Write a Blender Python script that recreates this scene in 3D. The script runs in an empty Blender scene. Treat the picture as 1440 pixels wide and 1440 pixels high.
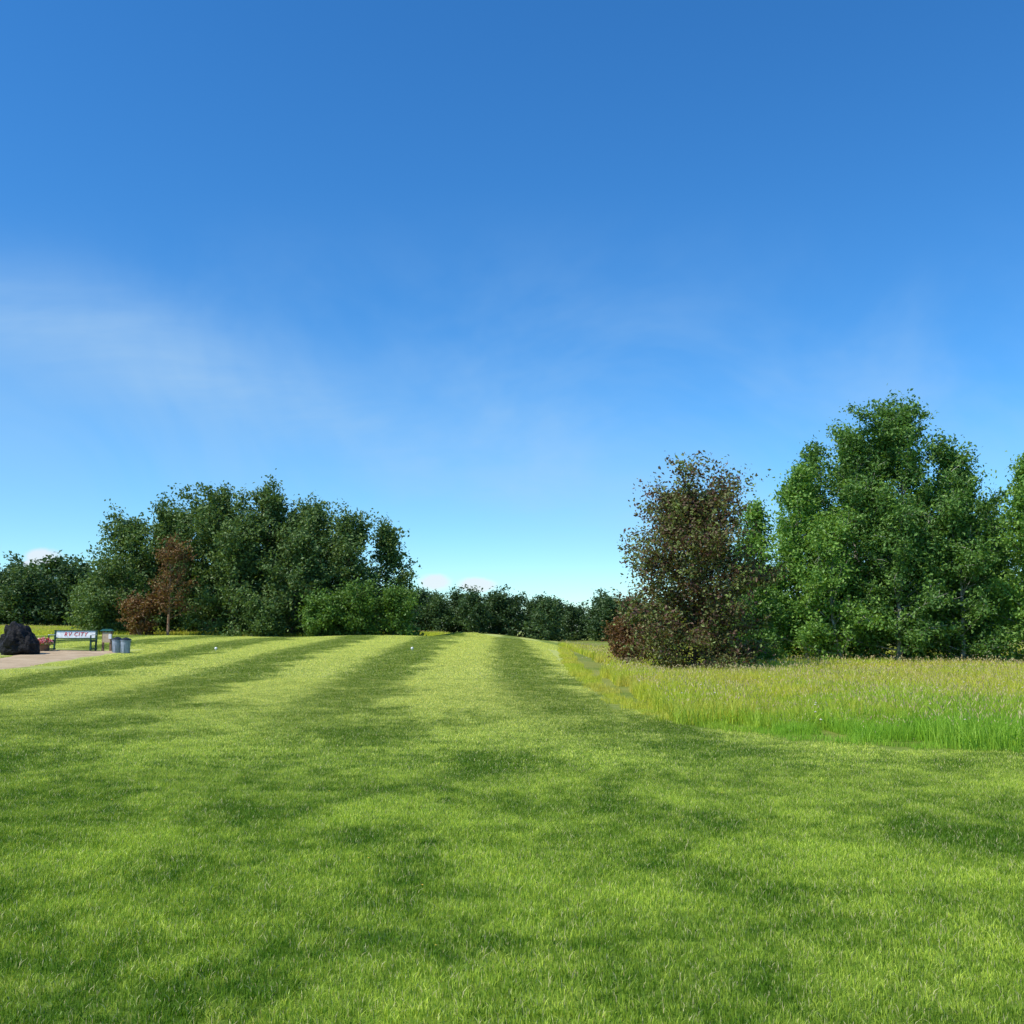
import bpy, bmesh, math, random
import numpy as np
from mathutils import Vector, Matrix, Euler
S = bpy.context.scene
S.view_settings.view_transform='Standard'; S.view_settings.look='None'; S.view_settings.exposure=0
rng=np.random.default_rng(7); random.seed(7)
def link(o): S.collection.objects.link(o); return o
def sstep(a,b,x):
    t=np.clip((np.asarray(x,float)-a)/(b-a),0,1); return t*t*(3-2*t)

# ---------------- terrain ----------------
def H(x,y):
    x=np.asarray(x,float); y=np.asarray(y,float)
    z=1.16*sstep(14,66,y)*(1-sstep(-5,8,x))
    z=z+0.75*sstep(60,115,y)*(1-sstep(-50,-12,x))
    z=z+0.10*sstep(30,42,y)*(1-sstep(-20,-12,x))
    for (cx,cy,a,sx,sy) in [(-3.2,76,.34,2.0,4),(1.4,78,.22,2.4,4),(-9,64,.10,4,5),(-2.2,58,.06,3,4),(3.2,70,.08,1.6,5)]:
        z=z+a*np.exp(-((x-cx)/sx)**2-((y-cy)/sy)**2)
    z=z+0.035*np.sin(x*0.35+1)*np.sin(y*0.27)*sstep(8,20,y)
    return z
def Hn(x,y):
    e=.3
    return Vector((-(float(H(x+e,y))-float(H(x-e,y)))/(2*e),-(float(H(x,y+e))-float(H(x,y-e)))/(2*e),1)).normalized()
EY=[-40,6,9,11.5,12.6,13.4,14.2,15.4,17.5,20,23,30,42,60,80,140,800]
EX=[80,60,32,16,10.5,7.4,5.6,4.3,3.3,2.6,2.2,2.1,2.3,2.9,3.8,6,30]
def edge(y): return np.interp(y,EY,EX)

# ---------------- node helpers ----------------
class NT:
    def __init__(s,nt): s.nt=nt; s.N=nt.nodes; s.L=nt.links
    def new(s,t,**k):
        n=s.N.new(t)
        for a,b in k.items(): setattr(n,a,b)
        return n
    def put(s,sock,v):
        if isinstance(v,bpy.types.NodeSocket): s.L.new(v,sock)
        elif v is not None: sock.default_value=v
    def M(s,op,a,b=None,c=None,clamp=False):
        n=s.new('ShaderNodeMath',operation=op,use_clamp=clamp)
        s.put(n.inputs[0],a)
        if b is not None: s.put(n.inputs[1],b)
        if c is not None: s.put(n.inputs[2],c)
        return n.outputs[0]
    def mix(s,f,a,b,bt='MIX'):
        n=s.new('ShaderNodeMix',data_type='RGBA',blend_type=bt)
        s.put(n.inputs[0],f); s.put(n.inputs[6],a); s.put(n.inputs[7],b)
        return n.outputs[2]
    def mr(s,v,a,b,c=0.,d=1.,smooth=True):
        n=s.new('ShaderNodeMapRange'); n.interpolation_type='SMOOTHSTEP' if smooth else 'LINEAR'
        s.put(n.inputs[0],v)
        for i,q in zip((1,2,3,4),(a,b,c,d)): s.put(n.inputs[i],q)
        return n.outputs[0]
    def noise(s,vec,scale,detail=3,rough=.5,dist=0):
        n=s.new('ShaderNodeTexNoise'); s.put(n.inputs['Vector'],vec)
        n.inputs['Scale'].default_value=scale; n.inputs['Detail'].default_value=detail
        n.inputs['Roughness'].default_value=rough; n.inputs['Distortion'].default_value=dist
        return n.outputs[0]
    def scale(s,vec,v):
        n=s.new('ShaderNodeVectorMath',operation='MULTIPLY'); s.put(n.inputs[0],vec); n.inputs[1].default_value=v
        return n.outputs[0]
def C(r,g,b): return (r,g,b,1)
def mat(name):
    m=bpy.data.materials.new(name); m.use_nodes=True; m.node_tree.nodes.clear(); return m,NT(m.node_tree)
def out(t,shader):
    o=t.new('ShaderNodeOutputMaterial'); t.L.new(shader,o.inputs[0])
def bsdf(t,col,rough=.8,spec=.3,normal=None,metal=0):
    p=t.new('ShaderNodeBsdfPrincipled'); t.put(p.inputs['Base Color'],col); t.put(p.inputs['Roughness'],rough)
    p.inputs['Specular IOR Level'].default_value=spec; p.inputs['Metallic'].default_value=metal
    if normal is not None: t.L.new(normal,p.inputs['Normal'])
    return p.outputs[0]
def bump(t,h,strength=.5,dist=.02):
    b=t.new('ShaderNodeBump'); b.inputs['Strength'].default_value=strength; b.inputs['Distance'].default_value=dist
    t.L.new(h,b.inputs['Height']); return b.outputs[0]
def leafshader(t,col,tr=.35,rough=.45,gl=.06):
    p=t.new('ShaderNodeBsdfDiffuse'); t.put(p.inputs[0],col)
    tl=t.new('ShaderNodeBsdfTranslucent'); t.put(tl.inputs[0],t.mix(1.,col,C(1.2,1.1,.45),'MULTIPLY'))
    m=t.new('ShaderNodeMixShader'); m.inputs[0].default_value=tr
    t.L.new(p.outputs[0],m.inputs[1]); t.L.new(tl.outputs[0],m.inputs[2])
    if gl<=0: return m.outputs[0]
    g=t.new('ShaderNodeBsdfGlossy'); g.inputs['Roughness'].default_value=rough; g.inputs[0].default_value=C(.85,.95,.8)
    m2=t.new('ShaderNodeMixShader'); m2.inputs[0].default_value=gl
    t.L.new(m.outputs[0],m2.inputs[1]); t.L.new(g.outputs[0],m2.inputs[2]); return m2.outputs[0]
def simple(name,col,rough=.6,spec=.4,nscale=8,var=.15,metal=0):
    m,t=mat(name); g=t.new('ShaderNodeNewGeometry')
    n=t.noise(g.outputs['Position'],nscale,4)
    v=t.mr(n,.3,.7,1-var,1+var)
    c=t.new('ShaderNodeVectorMath',operation='SCALE'); c.inputs[0].default_value=col; t.L.new(v,c.inputs[3])
    out(t,bsdf(t,c.outputs[0],rough,spec,bump(t,n,.2,.01),metal)); return m

def lawn_mix(t,k=1.0):
    g=t.new('ShaderNodeNewGeometry'); P=g.outputs['Position']
    sx=t.new('ShaderNodeSeparateXYZ'); t.L.new(P,sx.inputs[0]); x,y=sx.outputs[0],sx.outputs[1]
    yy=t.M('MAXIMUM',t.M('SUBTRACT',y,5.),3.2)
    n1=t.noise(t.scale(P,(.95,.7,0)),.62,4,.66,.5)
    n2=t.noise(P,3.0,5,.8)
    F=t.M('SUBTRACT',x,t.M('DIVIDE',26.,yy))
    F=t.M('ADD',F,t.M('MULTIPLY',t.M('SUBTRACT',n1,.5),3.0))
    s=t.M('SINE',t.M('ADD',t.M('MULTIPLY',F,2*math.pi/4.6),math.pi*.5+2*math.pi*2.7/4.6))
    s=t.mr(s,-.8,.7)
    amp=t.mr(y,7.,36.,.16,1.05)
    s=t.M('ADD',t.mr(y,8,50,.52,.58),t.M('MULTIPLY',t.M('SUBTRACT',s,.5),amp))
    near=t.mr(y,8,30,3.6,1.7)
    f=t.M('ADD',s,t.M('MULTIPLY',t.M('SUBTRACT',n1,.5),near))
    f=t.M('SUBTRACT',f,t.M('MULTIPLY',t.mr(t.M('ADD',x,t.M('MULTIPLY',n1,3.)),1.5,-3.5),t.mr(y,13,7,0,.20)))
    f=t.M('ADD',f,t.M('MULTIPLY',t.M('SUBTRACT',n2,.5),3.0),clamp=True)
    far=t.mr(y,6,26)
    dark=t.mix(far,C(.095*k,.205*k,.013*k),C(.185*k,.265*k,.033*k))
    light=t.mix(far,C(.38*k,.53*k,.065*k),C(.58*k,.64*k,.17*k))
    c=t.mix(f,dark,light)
    c=t.mix(t.M('MULTIPLY',t.mr(n2,.52,.78,0,.6),t.mr(y,12,35,.3,1.)),c,C(.52*k,.43*k,.18*k))
    return c,x,y,P
# ---------------- ground ----------------
def axis_y():
    a=list(np.arange(-30,3,2.))+list(np.arange(3,30,.35))+list(np.arange(30,95,.6)); v=95.
    while v<1500: a.append(v); v*=1.06
    return np.array(a)
def axis_x():
    a=list(np.arange(-34,12,.4)); v=12.; st=.5
    while v<900: a.append(v); v+=st; st*=1.07
    v=-34.; st=.5; b=[]
    while v>-900: v-=st; st*=1.09; b.append(v)
    return np.array(b[::-1]+a)
ys,xs=axis_y(),axis_x(); X,Y=np.meshgrid(xs,ys); Z=H(X,Y)
co=np.stack([X,Y,Z],-1).reshape(-1,3); ny,nx=X.shape
i=np.arange(ny*nx).reshape(ny,nx); f=np.stack([i[:-1,:-1],i[:-1,1:],i[1:,1:],i[1:,:-1]],-1).reshape(-1,4)
def npmesh(name,co,faces,matidx=None,attrs=None,smooth=False):
    me=bpy.data.meshes.new(name); n=len(co); k=faces.shape[1]
    me.vertices.add(n); me.vertices.foreach_set('co',np.ascontiguousarray(co,dtype=np.float32).ravel())
    me.loops.add(faces.size); me.loops.foreach_set('vertex_index',faces.astype(np.int32).ravel())
    me.polygons.add(len(faces)); me.polygons.foreach_set('loop_start',np.arange(0,faces.size,k,dtype=np.int32))
    try: me.polygons.foreach_set('loop_total',np.full(len(faces),k,dtype=np.int32))
    except Exception: pass
    if matidx is not None: me.polygons.foreach_set('material_index',matidx.astype(np.int32))
    me.polygons.foreach_set('use_smooth',np.full(len(faces),smooth,dtype=bool))
    me.update(calc_edges=True)
    if attrs:
        for an,(dom,val) in attrs.items():
            a=me.attributes.new(an,'FLOAT',dom); a.data.foreach_set('value',val.astype(np.float32))
    return me
rm=sstep(-.1,.3,X-edge(Y)).ravel()
gm=npmesh('ground',co,f,attrs={'rough':('POINT',rm)},smooth=True)
ground=link(bpy.data.objects.new('ground',gm))
m,t=mat('ground_turf')
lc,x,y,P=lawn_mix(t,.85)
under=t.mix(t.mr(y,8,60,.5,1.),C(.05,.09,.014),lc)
fine=t.noise(P,22,4,.7); 
under=t.mix(1.,under,t.mix(t.mr(fine,.3,.7),C(.72,.72,.72),C(1.15,1.15,1.15)),'MULTIPLY')
rn=t.noise(t.scale(P,(.5,1,1)),.22,5,.65)
rc=t.mix(t.mr(rn,.35,.65),C(.14,.21,.03),C(.30,.31,.07))
at=t.new('ShaderNodeAttribute',attribute_name='rough')
rc=t.mix(1.,rc,t.mix(t.mr(fine,.3,.7),C(.7,.7,.7),C(1.1,1.1,1.1)),'MULTIPLY')
col=t.mix(at.outputs['Fac'],under,rc)
out(t,bsdf(t,col,.9,.1,bump(t,fine,.6,.03))); gm.materials.append(m)

# ---------------- grass tiles ----------------
def blades(n,size,h0,h1,w,lean,seed):
    r=np.random.default_rng(seed)
    px=r.uniform(-.52,.52,n)*size; py=r.uniform(-.52,.52,n)*size
    h=r.uniform(h0,h1,n)*(r.uniform(.75,1.15,n)); a=r.uniform(0,2*np.pi,n); la=r.uniform(0,2*np.pi,n); l=np.abs(r.normal(0,lean,n))*h
    w=w*r.uniform(.6,1.3,n)
    dx,dy=np.cos(a)*w/2,np.sin(a)*w/2; lx,ly=np.cos(la)*l,np.sin(la)*l
    z=np.zeros(n)
    b0=np.stack([px-dx,py-dy,z-.01],-1); b1=np.stack([px+dx,py+dy,z-.01],-1)
    m0=np.stack([px-dx*.8+lx*.35,py-dy*.8+ly*.35,h*.6],-1); m1=np.stack([px+dx*.8+lx*.35,py+dy*.8+ly*.35,h*.6],-1)
    t0=np.stack([px+lx-dx*.12,py+ly-dy*.12,h],-1); t1=np.stack([px+lx+dx*.12,py+ly+dy*.12,h],-1)
    co=np.stack([b0,b1,m0,m1,t0,t1],1).reshape(-1,3)
    k=np.arange(n)*6
    f=np.concatenate([np.stack([k,k+1,k+3,k+2],-1),np.stack([k+2,k+3,k+5,k+4],-1)])
    rr=r.uniform(0,1,n); return co,f,np.concatenate([rr,rr]),(px,py,h,lx,ly)
def blade_mat(name,kind):
    m,t=mat(name); a=t.new('ShaderNodeAttribute',attribute_name='rnd'); R=a.outputs['Fac']
    if kind=='lawn':
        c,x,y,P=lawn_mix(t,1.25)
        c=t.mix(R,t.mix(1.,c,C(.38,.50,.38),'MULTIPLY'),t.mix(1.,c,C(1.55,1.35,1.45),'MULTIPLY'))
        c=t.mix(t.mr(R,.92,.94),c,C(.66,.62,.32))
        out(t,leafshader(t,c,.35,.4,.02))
    elif kind=='rough':
        g=t.new('ShaderNodeNewGeometry'); P=g.outputs['Position']; s=t.new('ShaderNodeSeparateXYZ'); t.L.new(P,s.inputs[0])
        n=t.noise(t.scale(P,(.6,1,0)),.30,4,.6)
        wy=t.M('ADD',s.outputs[1],t.M('MULTIPLY',t.M('SUBTRACT',n,.5),16.))
        dry=t.mr(wy,14,24)
        dry=t.M('MULTIPLY',dry,t.mr(n,.3,.6,.5,1.))
        c=t.mix(dry,C(.28,.53,.05),C(.64,.68,.085))
        tan=t.M('MULTIPLY',t.mr(n,.50,.62),t.mr(s.outputs[1],16,22,.05,.28))
        c=t.mix(tan,c,C(.58,.44,.22))
        c=t.mix(1.,c,t.mix(R,C(.6,.65,.6),C(1.3,1.2,1.1)),'MULTIPLY')
        out(t,leafshader(t,c,.4,.5,.02))
    elif kind=='seed':
        c=t.mix(R,C(.48,.31,.20),C(.68,.60,.34)); out(t,leafshader(t,c,.3,.7,0))
    return m
ML=blade_mat('lawn_blade','lawn'); MR=blade_mat('rough_blade','rough'); MS=blade_mat('seed_head','seed')
def coll(name,specs):
    c=bpy.data.collections.new(name)
    for j,me in enumerate(specs):
        c.objects.link(bpy.data.objects.new(f'{name}_{j}',me))
    return c
def tile_lawn(n,size,h0,h1,w,seed,nm):
    co,f,r,_=blades(n,size,h0,h1,w,.6,seed); me=npmesh(nm,co,f,attrs={'rnd':('FACE',r)}); me.materials.append(ML); return me
def tile_rough(n,size,h0,h1,w,seed,nm,nseed):
    co,f,r,_=blades(n,size,h0,h1,w,.4,seed)
    co2,f2,r2,_=blades(max(nseed,1),size,h1*.95,h1*1.35,w*.5,.3,seed+50)
    c=co2.reshape(-1,6,3); top=(c[:,4]+c[:,5])/2; mid=(c[:,2]+c[:,3])/2
    hd=np.random.default_rng(seed).uniform(0,np.pi,len(c)); d=np.stack([np.cos(hd),np.sin(hd),hd*0],-1)*w*1.1
    base=mid*.35+top*.65
    q=np.stack([base,(base+top)/2+d*.6,top,(base+top)/2-d*.6],1).reshape(-1,3); k=np.arange(len(c))*4
    f3=np.stack([k,k+1,k+2,k+3],-1)
    A=np.concatenate([co,co2,q]); Fc=np.concatenate([f,f2+len(co),f3+len(co)+len(co2)])
    mi=np.concatenate([np.zeros(len(f)),np.zeros(len(f2)),np.ones(len(f3))])
    R=np.concatenate([r,r2,np.random.default_rng(1).uniform(0,1,len(f3))])
    me=npmesh(nm,A,Fc,mi,{'rnd':('FACE',R)}); me.materials.append(MR); me.materials.append(MS); return me
def scatter(name,pts,coln,nvar,sc=(.9,1.1)):
    pts=np.array(pts); n=len(pts); r=np.random.default_rng(len(name)+n)
    co=np.stack([pts[:,0],pts[:,1],H(pts[:,0],pts[:,1])],-1)
    me=bpy.data.meshes.new(name); me.vertices.add(n); me.vertices.foreach_set('co',co.astype(np.float32).ravel())
    rot=[]
    for p in pts:
        q=Vector((0,0,1)).rotation_difference(Hn(p[0],p[1])) @ Euler((0,0,random.choice([0,1,2,3])*math.pi/2)).to_quaternion()
        rot+=list(q.to_euler())
    a=me.attributes.new('rot','FLOAT_VECTOR','POINT'); a.data.foreach_set('vector',rot)
    a=me.attributes.new('scl','FLOAT','POINT'); a.data.foreach_set('value',r.uniform(*sc,n).astype(np.float32))
    a=me.attributes.new('idx','INT','POINT'); a.data.foreach_set('value',r.integers(0,nvar,n).astype(np.int32))
    o=link(bpy.data.objects.new(name,me))
    ng=bpy.data.node_groups.new(name+'_gn','GeometryNodeTree')
    ng.interface.new_socket('Geometry',in_out='INPUT',socket_type='NodeSocketGeometry')
    ng.interface.new_socket('Geometry',in_out='OUTPUT',socket_type='NodeSocketGeometry')
    N,L=ng.nodes,ng.links
    gi=N.new('NodeGroupInput'); go=N.new('NodeGroupOutput'); ci=N.new('GeometryNodeCollectionInfo'); ci.inputs[0].default_value=coln
    ci.inputs['Separate Children'].default_value=True; ci.inputs['Reset Children'].default_value=True
    ip=N.new('GeometryNodeInstanceOnPoints')
    def na(nm,ty):
        q=N.new('GeometryNodeInputNamedAttribute'); q.data_type=ty; q.inputs[0].default_value=nm; return q.outputs[0]
    L.new(gi.outputs[0],ip.inputs['Points']); L.new(ci.outputs[0],ip.inputs['Instance']); ip.inputs['Pick Instance'].default_value=True
    L.new(na('idx','INT'),ip.inputs['Instance Index']); L.new(na('rot','FLOAT_VECTOR'),ip.inputs['Rotation']); L.new(na('scl','FLOAT'),ip.inputs['Scale'])
    L.new(ip.outputs[0],go.inputs[0])
    md=o.modifiers.new('scatter','NODES'); md.node_group=ng; return o

PC=np.array([(-17.9,43.2,1.7),(-17.9,41,1.7),(-17.6,38,1.3),(-17.3,34,1.35),(-18.1,29,1.7),(-20,23,1.9),(-25,18,1.9),(-34,14,1.9)])
def inpath(x,y,m=.0):
    best=9
    for a,b in zip(PC[:-1],PC[1:]):
        ab=b[:2]-a[:2]; tt=np.clip(np.dot(np.array([x,y])-a[:2],ab)/np.dot(ab,ab),0,1)
        d=np.hypot(*(np.array([x,y])-a[:2]-ab*tt))-(a[2]+(b[2]-a[2])*tt); best=min(best,d)
    return best<m
def gridpts(x0,x1,y0,y1,s,cond):
    P=[]
    for yy in np.arange(y0+s/2,y1,s):
        for xx in np.arange(x0+s/2,x1,s):
            if cond(xx,yy): P.append((xx,yy))
    return P
near=gridpts(-9,9,2.5,12,.5,lambda x,y: abs(x)<.54*y+1.6 and x<edge(y)+.1)
mid=gridpts(-22,22,12,30,1.,lambda x,y: abs(x)<.54*y+2.5 and x<edge(y)-.0 and not inpath(x,y,.5))
far=gridpts(-52,10,30,88,1.5,lambda x,y: abs(x)<.54*y+3 and x<edge(y)-.3 and not inpath(x,y,.75))
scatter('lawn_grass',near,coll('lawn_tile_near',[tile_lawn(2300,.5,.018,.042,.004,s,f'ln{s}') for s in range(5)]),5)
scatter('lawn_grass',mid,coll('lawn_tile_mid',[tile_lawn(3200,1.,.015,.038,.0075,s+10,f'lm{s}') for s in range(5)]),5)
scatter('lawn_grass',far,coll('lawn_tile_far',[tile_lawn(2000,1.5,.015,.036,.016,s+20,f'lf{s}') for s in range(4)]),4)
r1=gridpts(0,34,11,34,1.,lambda x,y: abs(x)<.54*y+4 and x>edge(y)+.45)
r2=gridpts(0,70,34,90,2.,lambda x,y: abs(x)<.56*y+4 and x>edge(y)+.9)
rim=[(float(edge(y))+.15+random.uniform(-.25,.2),y) for y in np.arange(12.4,70,.2)]
scatter('meadow_grass',r1,coll('rough_tile',[tile_rough(1200,1.05,.12,.36,.010,s+30,f'rn{s}',70) for s in range(5)]),5,(.6,1.3))
scatter('meadow_grass',r2,coll('rough_tile_far',[tile_rough(1400,2.1,.12,.34,.026,s+40,f'rf{s}',80) for s in range(4)]),4,(.6,1.3))
scatter('meadow_grass',rim,coll('rough_rim',[tile_rough(130,.45,.04,.15,.009,s+60,f'rr{s}',0) for s in range(3)]),3,(.5,1.2))
fl=gridpts(-70,-6,66,100,2.,lambda x,y: abs(x)<.56*y+4 and (y>80 or (x<-8 and y>67)))
scatter('meadow_grass',fl,coll('rough_tile_clump',[tile_rough(900,2.1,.1,.3,.03,s+70,f'rc{s}',20) for s in range(2)]),2,(.8,1.2))

# ---------------- trees ----------------
def leaf_mat(name,ramp,tr=.32,gl=.03):
    m,t=mat(name); a=t.new('ShaderNodeAttribute',attribute_name='rnd')
    r=t.new('ShaderNodeValToRGB'); e=r.color_ramp.elements
    while len(e)<len(ramp): e.new(.5)
    for k,(p,c) in enumerate(ramp): e[k].position=p; e[k].color=(*c,1)
    t.L.new(a.outputs['Fac'],r.inputs[0]); out(t,leafshader(t,r.outputs[0],tr,.5,gl)); return m
def bark_mat(name,c1,c2):
    m,t=mat(name); g=t.new('ShaderNodeNewGeometry'); n=t.noise(t.scale(g.outputs['Position'],(3,3,1)),3,4,.7)
    out(t,bsdf(t,t.mix(t.mr(n,.4,.6),C(*c1),C(*c2)),.85,.2)); return m
LG=leaf_mat('poplar_leaves',[(0,(.05,.125,.026)),(.5,(.12,.25,.048)),(1,(.28,.46,.095))],.38)
LB=leaf_mat('poplar_leaves_bright',[(0,(.08,.18,.03)),(.5,(.19,.36,.06)),(1,(.36,.56,.11))],.4)
LD=leaf_mat('dark_leaves',[(0,(.05,.10,.028)),(.5,(.115,.195,.052)),(1,(.23,.33,.10))])
LF=leaf_mat('far_leaves',[(0,(.034,.072,.026)),(.5,(.068,.13,.042)),(1,(.13,.20,.07))])
LP=leaf_mat('chokecherry_leaves',[(0,(.055,.026,.024)),(.33,(.16,.080,.055)),(.46,(.16,.16,.055)),(1,(.25,.35,.09))],.35)
LR=leaf_mat('rust_leaves',[(0,(.09,.04,.02)),(.5,(.22,.11,.045)),(1,(.22,.20,.06))],.3)
LW=leaf_mat('willow_leaves',[(0,(.06,.13,.022)),(.5,(.12,.23,.035)),(1,(.20,.34,.055))])
BG=bark_mat('pale_bark',(.22,.21,.17),(.52,.50,.43)); BD=bark_mat('dark_bark',(.05,.04,.03),(.12,.10,.08)); BR=bark_mat('brown_bark',(.20,.11,.07),(.36,.23,.16))

def tube(pts,rad,k=5):
    pts=np.array(pts); n=len(pts); V=[]
    for j in range(n):
        d=pts[min(j+1,n-1)]-pts[max(j-1,0)]; d=d/(np.linalg.norm(d)+1e-9)
        a=np.cross(d,[.3,.9,.1]); a/=np.linalg.norm(a)+1e-9; b=np.cross(d,a)
        for q in range(k):
            th=2*np.pi*q/k; V.append(pts[j]+rad[j]*(a*np.cos(th)+b*np.sin(th)))
    F=[]
    for j in range(n-1):
        for q in range(k):
            F.append((j*k+q,j*k+(q+1)%k,(j+1)*k+(q+1)%k,(j+1)*k+q))
    return np.array(V),np.array(F)
def prof_round(t): return np.sqrt(np.clip(1-((t-.38)/.66)**2,0.03,1))
def prof_broad(t): return np.clip(np.sqrt(np.clip(1-((t-.30)/.75)**2,0.04,1)),.1,1)
def prof_poplar(t): return np.clip(1.12*(1-t)**.55*(.85+.3*min(t,.5)),.12,1)
def prof_vase(t): return np.clip(np.sqrt(np.clip(1-((t-.42)/.70)**2,.03,1)),.1,1)
def prof_shrub(t): return np.clip(np.sqrt(np.clip(1-((t-.28)/.76)**2,.03,1)),.1,1)
def build_tree(H_,R,seed,nleaf,ls,cb=.12,prof=prof_round,nprim=34,up=.6,jit=.12,stems=1,fine=True,nsec=6,barkr=None,lpc=14,lift=.10,low=.5):
    r=np.random.default_rng(seed); VV=[];FF=[];off=0; twigs=[]
    def add(p,rd,k):
        nonlocal off
        v,f=tube(p,rd,k); VV.append(v); FF.append(f+off); off+=len(v)
    br=barkr or H_*.013
    for s in range(stems):
        az0=r.uniform(0,6.28)+s*2.1; sp=0 if stems==1 else R*.45
        tp=[];hh=H_*(1 if s==0 else r.uniform(.75,.95)); wx,wy=r.normal(0,.02,2)*H_
        for q in range(9):
            u=q/8; tp.append([np.cos(az0)*sp*u+wx*np.sin(u*3),np.sin(az0)*sp*u+wy*np.sin(u*2.4),hh*u*.97])
        tp=np.array(tp); add(tp,[br*(1.25-1.12*q/8) for q in range(9)],7)
        np_=max(6,nprim//stems)
        for j in range(np_):
            u=cb+(0.98-cb)*((j+r.uniform(0,1))/np_); tt=(u-cb)/(1-cb)
            k=u*8; a=int(min(k,7)); base=tp[a]+(tp[a+1]-tp[a])*(k-a)
            L=R*prof(tt)*r.uniform(.62,1.22)*(1 if stems==1 else .75); az=j*2.4+r.uniform(-.5,.5)
            e0=up*r.uniform(.6,1.3)*(low+(1.4-low)*tt); pts=[base]; d=np.array([np.cos(az)*np.cos(e0),np.sin(az)*np.cos(e0),np.sin(e0)])
            nseg=5
            for q in range(nseg):
                d=d+np.array([0,0,lift*(.2+tt)])+r.normal(0,.10,3); d/=np.linalg.norm(d); pts.append(pts[-1]+d*L/nseg)
            pts=np.array(pts); r0=br*.38*(1-.6*u); add(pts,[r0*(1-.85*q/nseg) for q in range(nseg+1)],4)
            twigs.append((pts[2],pts[-1]))
            for q in range(nsec):
                v=r.uniform(.15,1.)*nseg; a2=int(min(v,nseg-1)); b2=pts[a2]+(pts[a2+1]-pts[a2])*(v-a2)
                dd=d+r.normal(0,.65,3)+np.array([0,0,.12]); dd/=np.linalg.norm(dd); l2=max(.3,L*r.uniform(.16,.42))
                e2=b2+dd*l2; e2[2]=max(e2[2],.1)
                if fine: add([b2,(b2+e2)/2+r.normal(0,.04,3),e2],[r0*.35,r0*.22,r0*.08],3)
                twigs.append((b2,e2))
    A=np.array([a for a,b in twigs]); B=np.array([b for a,b in twigs]); ln=np.linalg.norm(B-A,axis=1)
    w=ln*r.uniform(.3,1.6,len(ln)); w/=w.sum()
    nc=max(1,nleaf//lpc); ix=r.choice(len(w),nc,p=w)
    u=r.uniform(.1,1.05,nc)[:,None]; cc=A[ix]+(B[ix]-A[ix])*u+r.normal(0,jit,(nc,3))
    ctint=r.normal(0,.15,nc); csz=jit*r.uniform(.7,1.5,nc)
    ci=r.integers(0,nc,nleaf)
    dirn=(B-A)/(ln[:,None]+1e-6)
    c=cc[ci]+r.normal(0,1,(nleaf,3))*csz[ci][:,None]*np.array([1,1,.6])+dirn[ix][ci]*r.normal(0,1,(nleaf,1))*csz[ci][:,None]*1.2
    c[:,2]=np.maximum(c[:,2],.05+r.uniform(0,.15,nleaf))
    nrm=r.normal(0,1,(nleaf,3))+np.array([0,0,.8]); nrm/=np.linalg.norm(nrm,axis=1)[:,None]
    t1=np.cross(nrm,r.normal(0,1,(nleaf,3))); t1/=np.linalg.norm(t1,axis=1)[:,None]; t2=np.cross(nrm,t1)
    sz=(ls*r.uniform(.6,1.3,nleaf))[:,None]
    bend=nrm*sz*.12
    q=np.stack([c-t1*sz*.6,c-t2*sz*.34+bend,c+t1*sz*.6,c+t2*sz*.34+bend],1).reshape(-1,3)
    k=np.arange(nleaf)*4; lf=np.stack([k,k+1,k+2,k+3],-1)
    V=np.concatenate(VV+[q]); Fb=np.concatenate(FF); F=np.concatenate([Fb,lf+off])
    rnd=np.concatenate([np.zeros(len(Fb)),np.clip(.45+r.normal(0,.17,nleaf)+ctint[ci],0,1)])
    return V,F,np.concatenate([np.zeros(len(Fb)),np.ones(nleaf)]),rnd
def tree(name,x,y,H_,R,seed,nleaf,ls,leaf,bark,rot=0,sx=1,**k):
    V,F,mi,rnd=build_tree(H_,R,seed,nleaf,ls,**k)
    V=V*np.array([sx,1,1]); me=npmesh(name,V,F,mi,{'rnd':('FACE',rnd)}); me.materials.append(bark); me.materials.append(leaf)
    o=link(bpy.data.objects.new(name,me)); o.location=(x,y,float(H(x,y))-.08); o.rotation_euler=(0,0,rot); return o
for (x,y,h,R,sd,n,lf,pf) in [(18.7,49,11.9,3.5,1,48000,LG,prof_broad),(16.4,48.5,10.9,2.5,2,24000,LG,prof_broad),(13.8,48,9.4,2.2,3,20000,LB,prof_poplar),(15.2,51,11.1,2.0,4,15000,LG,prof_poplar),
    (12.0,50,8.0,1.8,5,13000,LB,prof_poplar),(21.3,49.5,10.2,2.5,6,24000,LG,prof_broad),(17.4,52,11.4,2.5,9,18000,LG,prof_broad),(23.2,45.5,9.5,2.0,7,21000,LB,prof_poplar),(27,50,9.5,2.6,8,14000,LG,prof_broad),
    (17.4,46.6,7.4,2.6,11,20000,LG,prof_broad),(20.4,46.8,7.2,2.6,12,20000,LG,prof_broad),(14.9,46.6,6.4,2.0,13,14000,LB,prof_broad),(24.5,52,7.0,2.5,14,12000,LG,prof_broad)]:
    tree('poplar_tree',x,y,h,R,sd,n,.145,lf,BG,cb=.03,prof=pf,nprim=54,up=.72,nsec=7,jit=.15,low=.3)
tree('chokecherry_tree',6.75,38.2,6.3,2.75,31,44000,.12,LP,BD,cb=.02,prof=prof_vase,nprim=110,up=.7,stems=1,nsec=7,barkr=.06,jit=.14,lift=.10,low=.1)
tree('leafy_bush',4.9,44,1.7,1.1,33,3500,.12,LR,BD,cb=.05,prof=prof_shrub,nprim=20,stems=3)
tree('leafy_bush',9.8,43,3.6,1.5,34,7500,.13,LG,BD,cb=.03,prof=prof_shrub,nprim=30,stems=3,low=.1)
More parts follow.
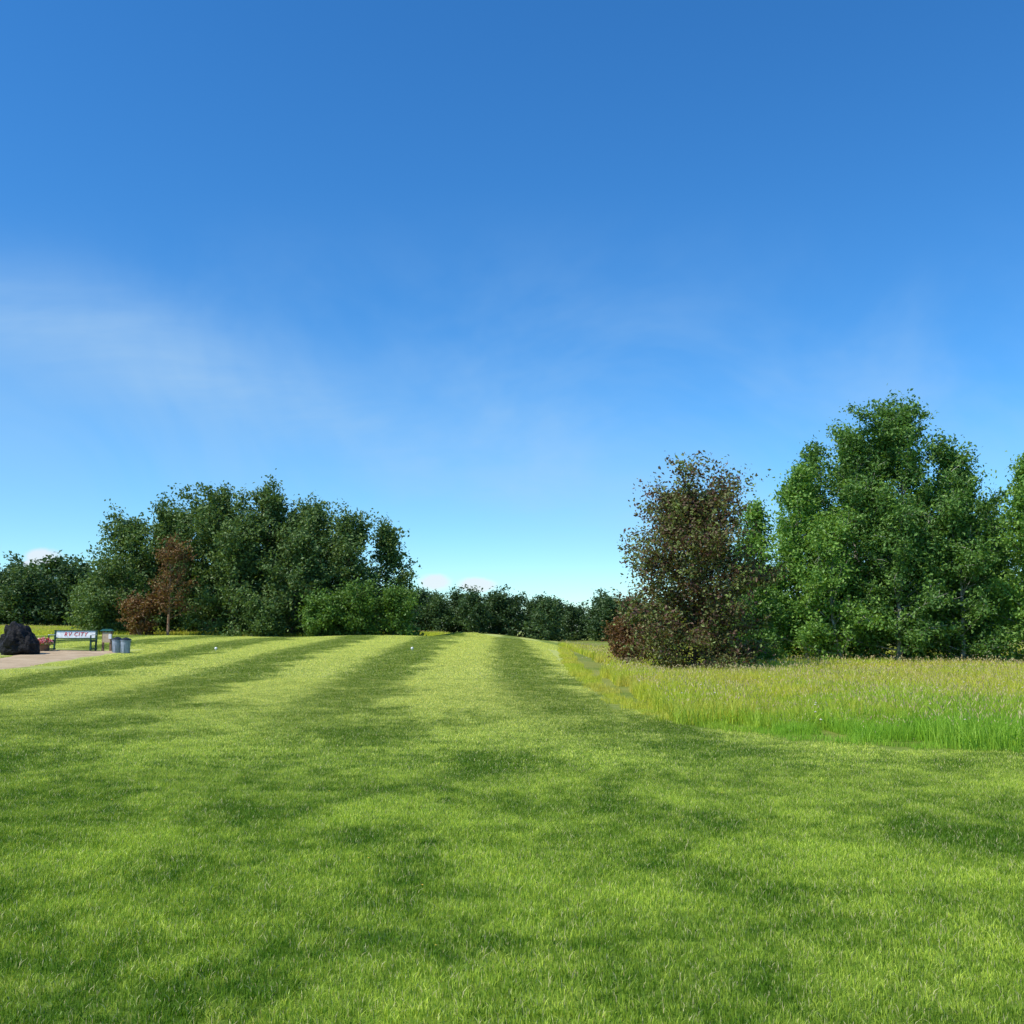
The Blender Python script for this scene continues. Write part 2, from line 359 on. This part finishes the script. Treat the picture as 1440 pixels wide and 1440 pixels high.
tree('leafy_bush',11.2,47.5,4.6,1.7,35,9000,.13,LB,BD,cb=.03,prof=prof_shrub,nprim=30,stems=3,low=.1)
for (x,y,h,R,sd,n,lf) in [(-27.0,72,7.3,3.2,41,15000,LD),(-23.8,72,8.4,3.4,42,17000,LD),(-20.6,71,9.2,3.6,43,20000,LD),(-17.2,72,9.1,3.6,44,20000,LD),
    (-14.0,72,8.3,3.2,45,16000,LD),(-11.6,71,7.9,2.7,46,14000,LD),(-8.9,73,7.5,1.9,47,10000,LD),(-18.8,69,6.8,3.0,48,13000,LD),(-14.8,69,6.4,2.9,49,12000,LD),(-25.5,76,7.8,3.4,50,9000,LD),(-22,76,8.9,3.5,51,10000,LD),(-15.5,76,8.7,3.4,60,10000,LD)]:
    tree('deciduous_tree',x,y,h,R,sd,n,.20,lf,BD,cb=.02,prof=prof_broad,nprim=56,up=.75,jit=.19,nsec=6,lift=.16,low=.2)
tree('rust_leaved_tree',-22.2,66.5,5.9,1.8,52,3600,.15,LR,BR,cb=.2,prof=prof_round,nprim=30,up=.8,jit=.13)
tree('leafy_bush',-24.0,66.5,2.4,1.6,53,4000,.16,LR,BR,cb=.05,prof=prof_shrub,nprim=20,stems=3,jit=.15)
for (x,y,h,R,sd) in [(-12.4,66.5,2.4,1.9,54),(-10.2,67,2.9,2.1,55),(-7.8,67.5,2.8,1.9,56),(-16,66.8,2.0,1.7,57),(-27.6,69,2.6,1.8,58),(-29.5,73,3.2,1.8,59)]:
    tree('willow_bush',x,y,h,R,sd,8500,.16,LW if x>-15 else LD,BD,cb=.03,prof=prof_shrub,nprim=30,stems=3,jit=.17,low=.1)
r=np.random.default_rng(99)
base=[build_tree(7.,3.2,200+k,3200,.40,cb=.02,prof=prof_round if k%2 else prof_broad,nprim=26,up=.8,jit=.32,fine=False,nsec=5,lift=.16,low=.2) for k in range(6)]
spots=[]
for k in range(100): spots.append((-46+k*1.2+r.normal(0,1),150+r.uniform(0,25),r.uniform(.66,.86)))
for k in range(26): spots.append((-75+k*1.6+r.normal(0,.8),104+r.uniform(0,10),r.uniform(.62,.80)))
for k in range(50): spots.append((-240+k*4+r.normal(0,1),170+r.uniform(0,30),r.uniform(1.1,1.6)))
for k in range(60): spots.append((72+k*4+r.normal(0,1),150+r.uniform(0,30),r.uniform(1.1,1.6)))
off=0;VV=[];FF=[];MM=[];RR=[]
for (x,y,s) in spots:
    V,F,mi,rn=base[r.integers(0,6)]; a=r.uniform(0,6.28); c,s_=np.cos(a),np.sin(a)
    Q=np.stack([V[:,0]*c-V[:,1]*s_,V[:,0]*s_+V[:,1]*c,V[:,2]],-1)*np.array([s*1.2,s*1.2,s])+np.array([x,y,float(H(x,y))-.2])
    VV.append(Q);FF.append(F+off);MM.append(mi);RR.append(np.clip(rn+r.uniform(-.2,.15),0,1));off+=len(V)
me=npmesh('distant_trees',np.concatenate(VV),np.concatenate(FF),np.concatenate(MM),{'rnd':('FACE',np.concatenate(RR))})
me.materials.append(BD); me.materials.append(LF); link(bpy.data.objects.new('distant_trees',me))

# ---------------- path ----------------
cl=[]
for a,b in zip(PC[:-1],PC[1:]):
    for q in range(8): cl.append(a+(b-a)*q/8)
cl=np.array(cl); ker=np.ones(5)/5; cls=cl.copy()
for c in range(3): cls[2:-2,c]=np.convolve(cl[:,c],ker,'valid')
V=[];F=[]; W=9
for j in range(len(cls)):
    d=cls[min(j+1,len(cls)-1)][:2]-cls[max(j-1,0)][:2]; d/=np.linalg.norm(d); nrm=np.array([-d[1],d[0]])
    wl=cls[j][2]+.12*math.sin(j*.9); 
    for q in range(W):
        p=cls[j][:2]+nrm*wl*(q/(W-1)*2-1); V.append((p[0],p[1],float(H(p[0],p[1]))+.03-(.04 if q in(0,W-1) else 0)))
for j in range(len(cls)-1):
    for q in range(W-1): F.append((j*W+q,j*W+q+1,(j+1)*W+q+1,(j+1)*W+q))
me=npmesh('gravel_path',np.array(V),np.array(F),smooth=True); me.flip_normals()
m,t=mat('gravel'); g=t.new('ShaderNodeNewGeometry'); n=t.noise(g.outputs['Position'],1.2,6,.7); n2=t.noise(g.outputs['Position'],30,3,.7)
out(t,bsdf(t,t.mix(t.mr(t.M('ADD',t.M('MULTIPLY',n,.6),t.M('MULTIPLY',n2,.4)),.35,.65),C(.38,.28,.17),C(.55,.43,.28)),.95,.1,bump(t,n2,.6,.02)))
me.materials.append(m); link(bpy.data.objects.new('gravel_path',me))

# ---------------- props ----------------
def box(bm,c,s,rot=None,bev=.01,mi=0):
    g=bmesh.ops.create_cube(bm,size=1); vs=g['verts']; bmesh.ops.scale(bm,vec=s,verts=vs)
    ed=list({e for v in vs for e in v.link_edges})
    if bev: 
        rb=bmesh.ops.bevel(bm,geom=ed,offset=bev,segments=2,affect='EDGES'); 
        vs=list({v for f in rb['faces'] for v in f.verts}|{v for v in vs if v.is_valid})
        vs=list({v for v0 in vs for f in v0.link_faces for v in f.verts})
    if rot: bmesh.ops.rotate(bm,cent=(0,0,0),matrix=Euler(rot).to_matrix(),verts=vs)
    bmesh.ops.translate(bm,vec=c,verts=vs)
    for f in {f for v in vs for f in v.link_faces}: f.material_index=mi
def cyl(bm,c,r1,r2,h,seg=20,rot=None,mi=0):
    g=bmesh.ops.create_cone(bm,cap_ends=True,segments=seg,radius1=r1,radius2=r2,depth=h); vs=g['verts']
    if rot: bmesh.ops.rotate(bm,cent=(0,0,0),matrix=Euler(rot).to_matrix(),verts=vs)
    bmesh.ops.translate(bm,vec=c,verts=vs)
    for f in {f for v in vs for f in v.link_faces}: f.material_index=mi
def part(name,bm,mats,parent):
    me=bpy.data.meshes.new(name); bm.to_mesh(me); bm.free()
    for q in mats: me.materials.append(q)
    o=link(bpy.data.objects.new(name,me)); o.parent=parent; return o
def empty(name,x,y,rot=0,dz=0):
    e=link(bpy.data.objects.new(name,None)); e.location=(x,y,float(H(x,y))+dz); e.rotation_euler=(0,0,rot); e.empty_display_size=.3; return e
green=simple('green_paint',(.02,.07,.05)); white=simple('white_paint',(.8,.8,.78),.4); red=simple('red_paint',(.6,.05,.04)); 
grey=simple('grey_plastic',(.26,.31,.38),.45); black=simple('black_plastic',(.02,.02,.022),.4); wood=simple('post_wood',(.22,.13,.08)); tan=simple('tan_board',(.45,.36,.24))
B=empty('park_bench',-18.3,43,-.03,.03)
bm=bmesh.new()
for q in range(4): box(bm,(0,-.28+q*.13,.43),(1.8,.11,.035),mi=0)
part('seat',bm,[green],B)
bm=bmesh.new(); box(bm,(0,.26,.66),(1.66,.03,.30),rot=(-.12,0,0),bev=.008); part('backrest',bm,[white],B)
bm=bmesh.new(); box(bm,(0,.245,.828),(1.86,.05,.03)); box(bm,(0,.262,.492),(1.86,.05,.03)); part('backrest_rails',bm,[green],B)
for s,nm in((-1,'leg_1'),(1,'leg_2')):
    bm=bmesh.new()
    box(bm,(s*.88,-.27,.21),(.07,.07,.42)); box(bm,(s*.88,.25,.41),(.07,.07,.84),rot=(-.06,0,0)); box(bm,(s*.88,0,.38),(.065,.5,.06)); box(bm,(s*.88,-.29,.53),(.05,.05,.2))
    box(bm,(s*.88,0,.06),(.08,.62,.06))
    part(nm,bm,[green],B)
    bm=bmesh.new(); box(bm,(s*.88,-.05,.645),(.09,.5,.03)); part('armrest_'+nm[-1],bm,[white],B)
cu=bpy.data.curves.new('lettering','FONT'); cu.body='RV CITY'; cu.size=.23; cu.align_x='CENTER'; cu.align_y='CENTER'; cu.extrude=.004; cu.offset=0; cu.shear=.15; cu.space_character=1.2
to=link(bpy.data.objects.new('lettering',cu)); to.parent=B; to.location=(0,.236,.66); to.rotation_euler=(math.radians(90)-.12,0,0); cu.materials.append(red)
for (x,y) in[(-16.3,42.6),(-15.83,42.3)]:
    T=empty('trash_can',x,y)
    bm=bmesh.new(); cyl(bm,(0,0,.27),.165,.2,.54,24); 
    for q in range(8):
        a=q*math.pi/4; box(bm,(math.cos(a)*.186,math.sin(a)*.186,.27),(.012,.03,.46),rot=(0,0,a),bev=.003)
    bmesh.ops.create_cone(bm,cap_ends=False,segments=24,radius1=.212,radius2=.212,depth=.04,matrix=Matrix.Translation((0,0,.52))); part('bin_body',bm,[grey],T)
    bm=bmesh.new(); cyl(bm,(0,0,.555),.222,.21,.04,24); cyl(bm,(0,0,.60),.205,.1,.05,24); box(bm,(0,0,.635),(.13,.03,.03)); part('lid',bm,[black],T)
    for s in(-1,1):
        bm=bmesh.new(); box(bm,(s*.215,0,.46),(.03,.1,.03),bev=.006); part('handle_1' if s<0 else 'handle_2',bm,[black],T)
K=empty('tee_sign',-16.95,43.2)
bm=bmesh.new(); box(bm,(-.16,0,.42),(.09,.09,.84)); box(bm,(.16,0,.42),(.09,.09,.84)); part('posts',bm,[wood],K)
bm=bmesh.new(); box(bm,(0,-.06,.58),(.34,.03,.42),bev=.006); part('sign_board',bm,[tan],K)
bm=bmesh.new(); box(bm,(0,-.02,.87),(.52,.22,.05)); box(bm,(0,-.02,.915),(.4,.16,.04)); part('cap',bm,[simple('teal_cap',(.03,.16,.15))],K)
bm=bmesh.new(); box(bm,(.16,-.09,.62),(.12,.08,.2)); part('score_box',bm,[white],K)
def rock():
    bm=bmesh.new(); bmesh.ops.create_icosphere(bm,subdivisions=5,radius=1)
    from mathutils import noise as mn
    for v in bm.verts:
        p=v.co.copy(); n=mn.fractal(p*1.3+Vector((3,1,7)),1,2,4); vor=mn.voronoi(p*1.9)[0]
        k=1+.28*n+.18*(vor[1]-vor[0])
        q=p*k; q.x*=.66; q.y*=.55; q.z*=.76
        if q.z>0: q.x*=(1-.30*q.z); q.x-=.18*q.z
        q.z=max(q.z,-.45); v.co=q
    return bm
Rk=empty('black_boulder',-19.2,40.3); m,t=mat('lava_rock'); g=t.new('ShaderNodeNewGeometry'); n=t.noise(g.outputs['Position'],5,6,.7)
out(t,bsdf(t,t.mix(t.mr(n,.4,.7),C(.004,.004,.005),C(.018,.018,.022)),.65,.25,bump(t,n,1.,.08)))
o=part('boulder_stone',rock(),[m],Rk); o.location=(0,0,.42)
Fp=empty('flower_pot',-19.25,42.4)
bm=bmesh.new(); cyl(bm,(0,0,.13),.19,.25,.26,20); cyl(bm,(0,0,.27),.27,.27,.04,20); part('pot',bm,[simple('pot_wood',(.16,.09,.06))],Fp)
def puff(n,R,h,sz,seed):
    r=np.random.default_rng(seed); c=r.normal(0,1,(n,3)); c/=np.linalg.norm(c,axis=1)[:,None]; c*=r.uniform(.5,1,n)[:,None]**.5*np.array([R,R,h]); c[:,2]=np.abs(c[:,2])
    a=r.normal(0,1,(n,3)); a/=np.linalg.norm(a,axis=1)[:,None]; b=np.cross(a,r.normal(0,1,(n,3))); b/=np.linalg.norm(b,axis=1)[:,None]
    q=np.stack([c-a*sz,c-b*sz,c+a*sz,c+b*sz],1).reshape(-1,3); k=np.arange(n)*4; return q,np.stack([k,k+1,k+2,k+3],-1)
for nm,n,sz,mt,sd,zz in[('foliage',700,.025,LB,5,.28),('blossoms',420,.032,None,6,.31)]:
    q,f=puff(n,.38,.28,sz,sd); q[:,2]+=zz; me=npmesh(nm,q,f,attrs={'rnd':('FACE',np.random.default_rng(3).uniform(0,1,n))})
    if mt is None:
        mt,t=mat('petals'); a=t.new('ShaderNodeAttribute',attribute_name='rnd'); out(t,leafshader(t,t.mix(t.mr(a.outputs['Fac'],.4,.6),C(.7,.05,.12),C(.8,.35,.48)),.3))
    me.materials.append(mt); o=link(bpy.data.objects.new(nm,me)); o.parent=Fp
for (x,y) in[(-12.9,45),(-4.35,45)]:
    bm=bmesh.new(); bmesh.ops.create_uvsphere(bm,u_segments=16,v_segments=10,radius=.06,matrix=Matrix.Translation((0,0,.08))); cyl(bm,(0,0,.02),.03,.03,.06,10)
    me=bpy.data.meshes.new('tee_marker'); bm.to_mesh(me); bm.free(); me.materials.append(white); o=link(bpy.data.objects.new('tee_marker',me)); o.location=(x,y,float(H(x,y)))

def heads(name,pts,rad,zs,col):
    V=[];F=[];off=0
    for (x,y),z in zip(pts,zs):
        b=float(H(x,y)); 
        for k in range(6):
            a=k*math.pi/3; V.append((x+rad*math.cos(a),y+rad*math.sin(a),b+z))
        V.append((x,y,b+z+rad*.7)); V.append((x,y,b+z-rad*.4))
        for k in range(6): F.append((off+k,off+(k+1)%6,off+6)); F.append((off+(k+1)%6,off+k,off+7))
        off+=8
    me=npmesh(name,np.array(V),np.array(F)); me.materials.append(col); link(bpy.data.objects.new(name,me))
r=np.random.default_rng(12)
pt=[(x,y) for x,y in zip(r.uniform(-6,6,26),r.uniform(4,12,26)) if x<edge(y)]
heads('dandelion_flowers',pt,.007,np.full(len(pt),.03),simple('dandelion_yellow',(.65,.45,.04)))
pt=[(x,y) for x,y in zip(r.uniform(2,26,150),r.uniform(14,42,150)) if x>edge(y)+.3]
heads('dandelion_seed_heads',pt,.024,r.uniform(.25,.42,len(pt)),simple('seed_fluff',(.5,.47,.4),.9))

# ---------------- light, world, camera ----------------
sd=Vector((-.72,-.45,0)).normalized(); el=math.radians(52)
sv=Vector((sd.x*math.cos(el),sd.y*math.cos(el),math.sin(el)))
su=bpy.data.lights.new('sun','SUN'); su.energy=5.0; su.angle=math.radians(.5); su.color=(1,.94,.84)
so=link(bpy.data.objects.new('sun',su)); so.rotation_euler=sv.to_track_quat('Z','Y').to_euler(); so.location=(-30,-20,60)
w=bpy.data.worlds.new('World'); S.world=w; w.use_nodes=True; w.node_tree.nodes.clear(); t=NT(w.node_tree)
sky=t.new('ShaderNodeTexSky',sky_type='NISHITA'); sky.sun_disc=False; sky.sun_elevation=el; sky.sun_rotation=math.atan2(sd.x,sd.y)%(2*math.pi)
sky.air_density=1.0; sky.dust_density=.0; sky.ozone_density=5.0
hs=t.new('ShaderNodeHueSaturation'); hs.inputs['Saturation'].default_value=1.23; t.L.new(sky.outputs[0],hs.inputs['Color'])
skc=t.mix(1.,hs.outputs[0],C(.80,1.08,1.20),'MULTIPLY')
tc=t.new('ShaderNodeTexCoord'); D=tc.outputs['Generated']; sp=t.new('ShaderNodeSeparateXYZ'); t.L.new(D,sp.inputs[0])
yy=t.M('MAXIMUM',sp.outputs[1],.15); u=t.M('DIVIDE',sp.outputs[0],yy); v=t.M('DIVIDE',sp.outputs[2],yy)
cb=t.new('ShaderNodeCombineXYZ'); t.L.new(u,cb.inputs[0]); t.L.new(v,cb.inputs[1])
wn=t.noise(cb.outputs[0],2.2,2,.5)
line=t.M('ADD',t.M('MULTIPLY',u,-.27),.160)
dv=t.M('SUBTRACT',v,t.M('ADD',line,t.M('MULTIPLY',t.M('SUBTRACT',wn,.5),.12)))
band=t.M('EXPONENT',t.M('MULTIPLY',t.M('POWER',t.M('ABSOLUTE',t.M('DIVIDE',dv,.055)),2.),-1.))
rotm=t.new('ShaderNodeMapping'); t.L.new(cb.outputs[0],rotm.inputs[0]); rotm.inputs['Rotation'].default_value=(0,0,.26); rotm.inputs['Scale'].default_value=(1.6,6,1)
st=t.noise(rotm.outputs[0],1.6,5,.6,.3)
cir=t.M('MULTIPLY',band,t.mr(st,.28,.68,.35,1.))
wide=t.M('MULTIPLY',t.mr(v,.02,.2),t.mr(v,.46,.2)); veil=t.M('MULTIPLY',wide,t.mr(t.noise(cb.outputs[0],3.,5,.6,.5),.36,.70))
cl_=t.M('ADD',t.M('MULTIPLY',cir,.42),t.M('MULTIPLY',veil,.34),clamp=True)
c1=t.mix(cl_,skc,C(2.9,4.4,6.0))
cn=t.noise(t.scale(cb.outputs[0],(1,1.6,1)),38,4,.6)
tot=None
for (cu_,cv,ru,rv) in[(-.458,.071,.022,.011),(-.075,.047,.020,.010),(-.035,.044,.024,.009),(-.47,.064,.012,.006)]:
    q=t.M('ADD',t.M('POWER',t.M('ABSOLUTE',t.M('DIVIDE',t.M('SUBTRACT',u,cu_),ru)),2.),t.M('POWER',t.M('ABSOLUTE',t.M('DIVIDE',t.M('SUBTRACT',v,cv),rv)),2.))
    b=t.M('EXPONENT',t.M('MULTIPLY',q,-1.)); tot=b if tot is None else t.M('MAXIMUM',tot,b)
cm=t.mr(t.M('MULTIPLY',tot,t.M('ADD',cn,.45)),.32,.75)
c2=t.mix(t.M('MULTIPLY',cm,.8),c1,C(5.6,5.9,6.3))
bg=t.new('ShaderNodeBackground'); bg.inputs[1].default_value=.15; t.L.new(c2,bg.inputs[0]); o=t.new('ShaderNodeOutputWorld'); t.L.new(bg.outputs[0],o.inputs[0])
w.cycles.sampling_method='MANUAL'; w.cycles.sample_map_resolution=256

cd=bpy.data.cameras.new('camera'); cd.sensor_width=36; cd.lens=36; cd.clip_end=5000; cd.clip_start=.05
cam=link(bpy.data.objects.new('camera',cd)); cam.location=(0,0,1.6); cam.rotation_euler=(math.radians(90+6.6),0,0); S.camera=cam
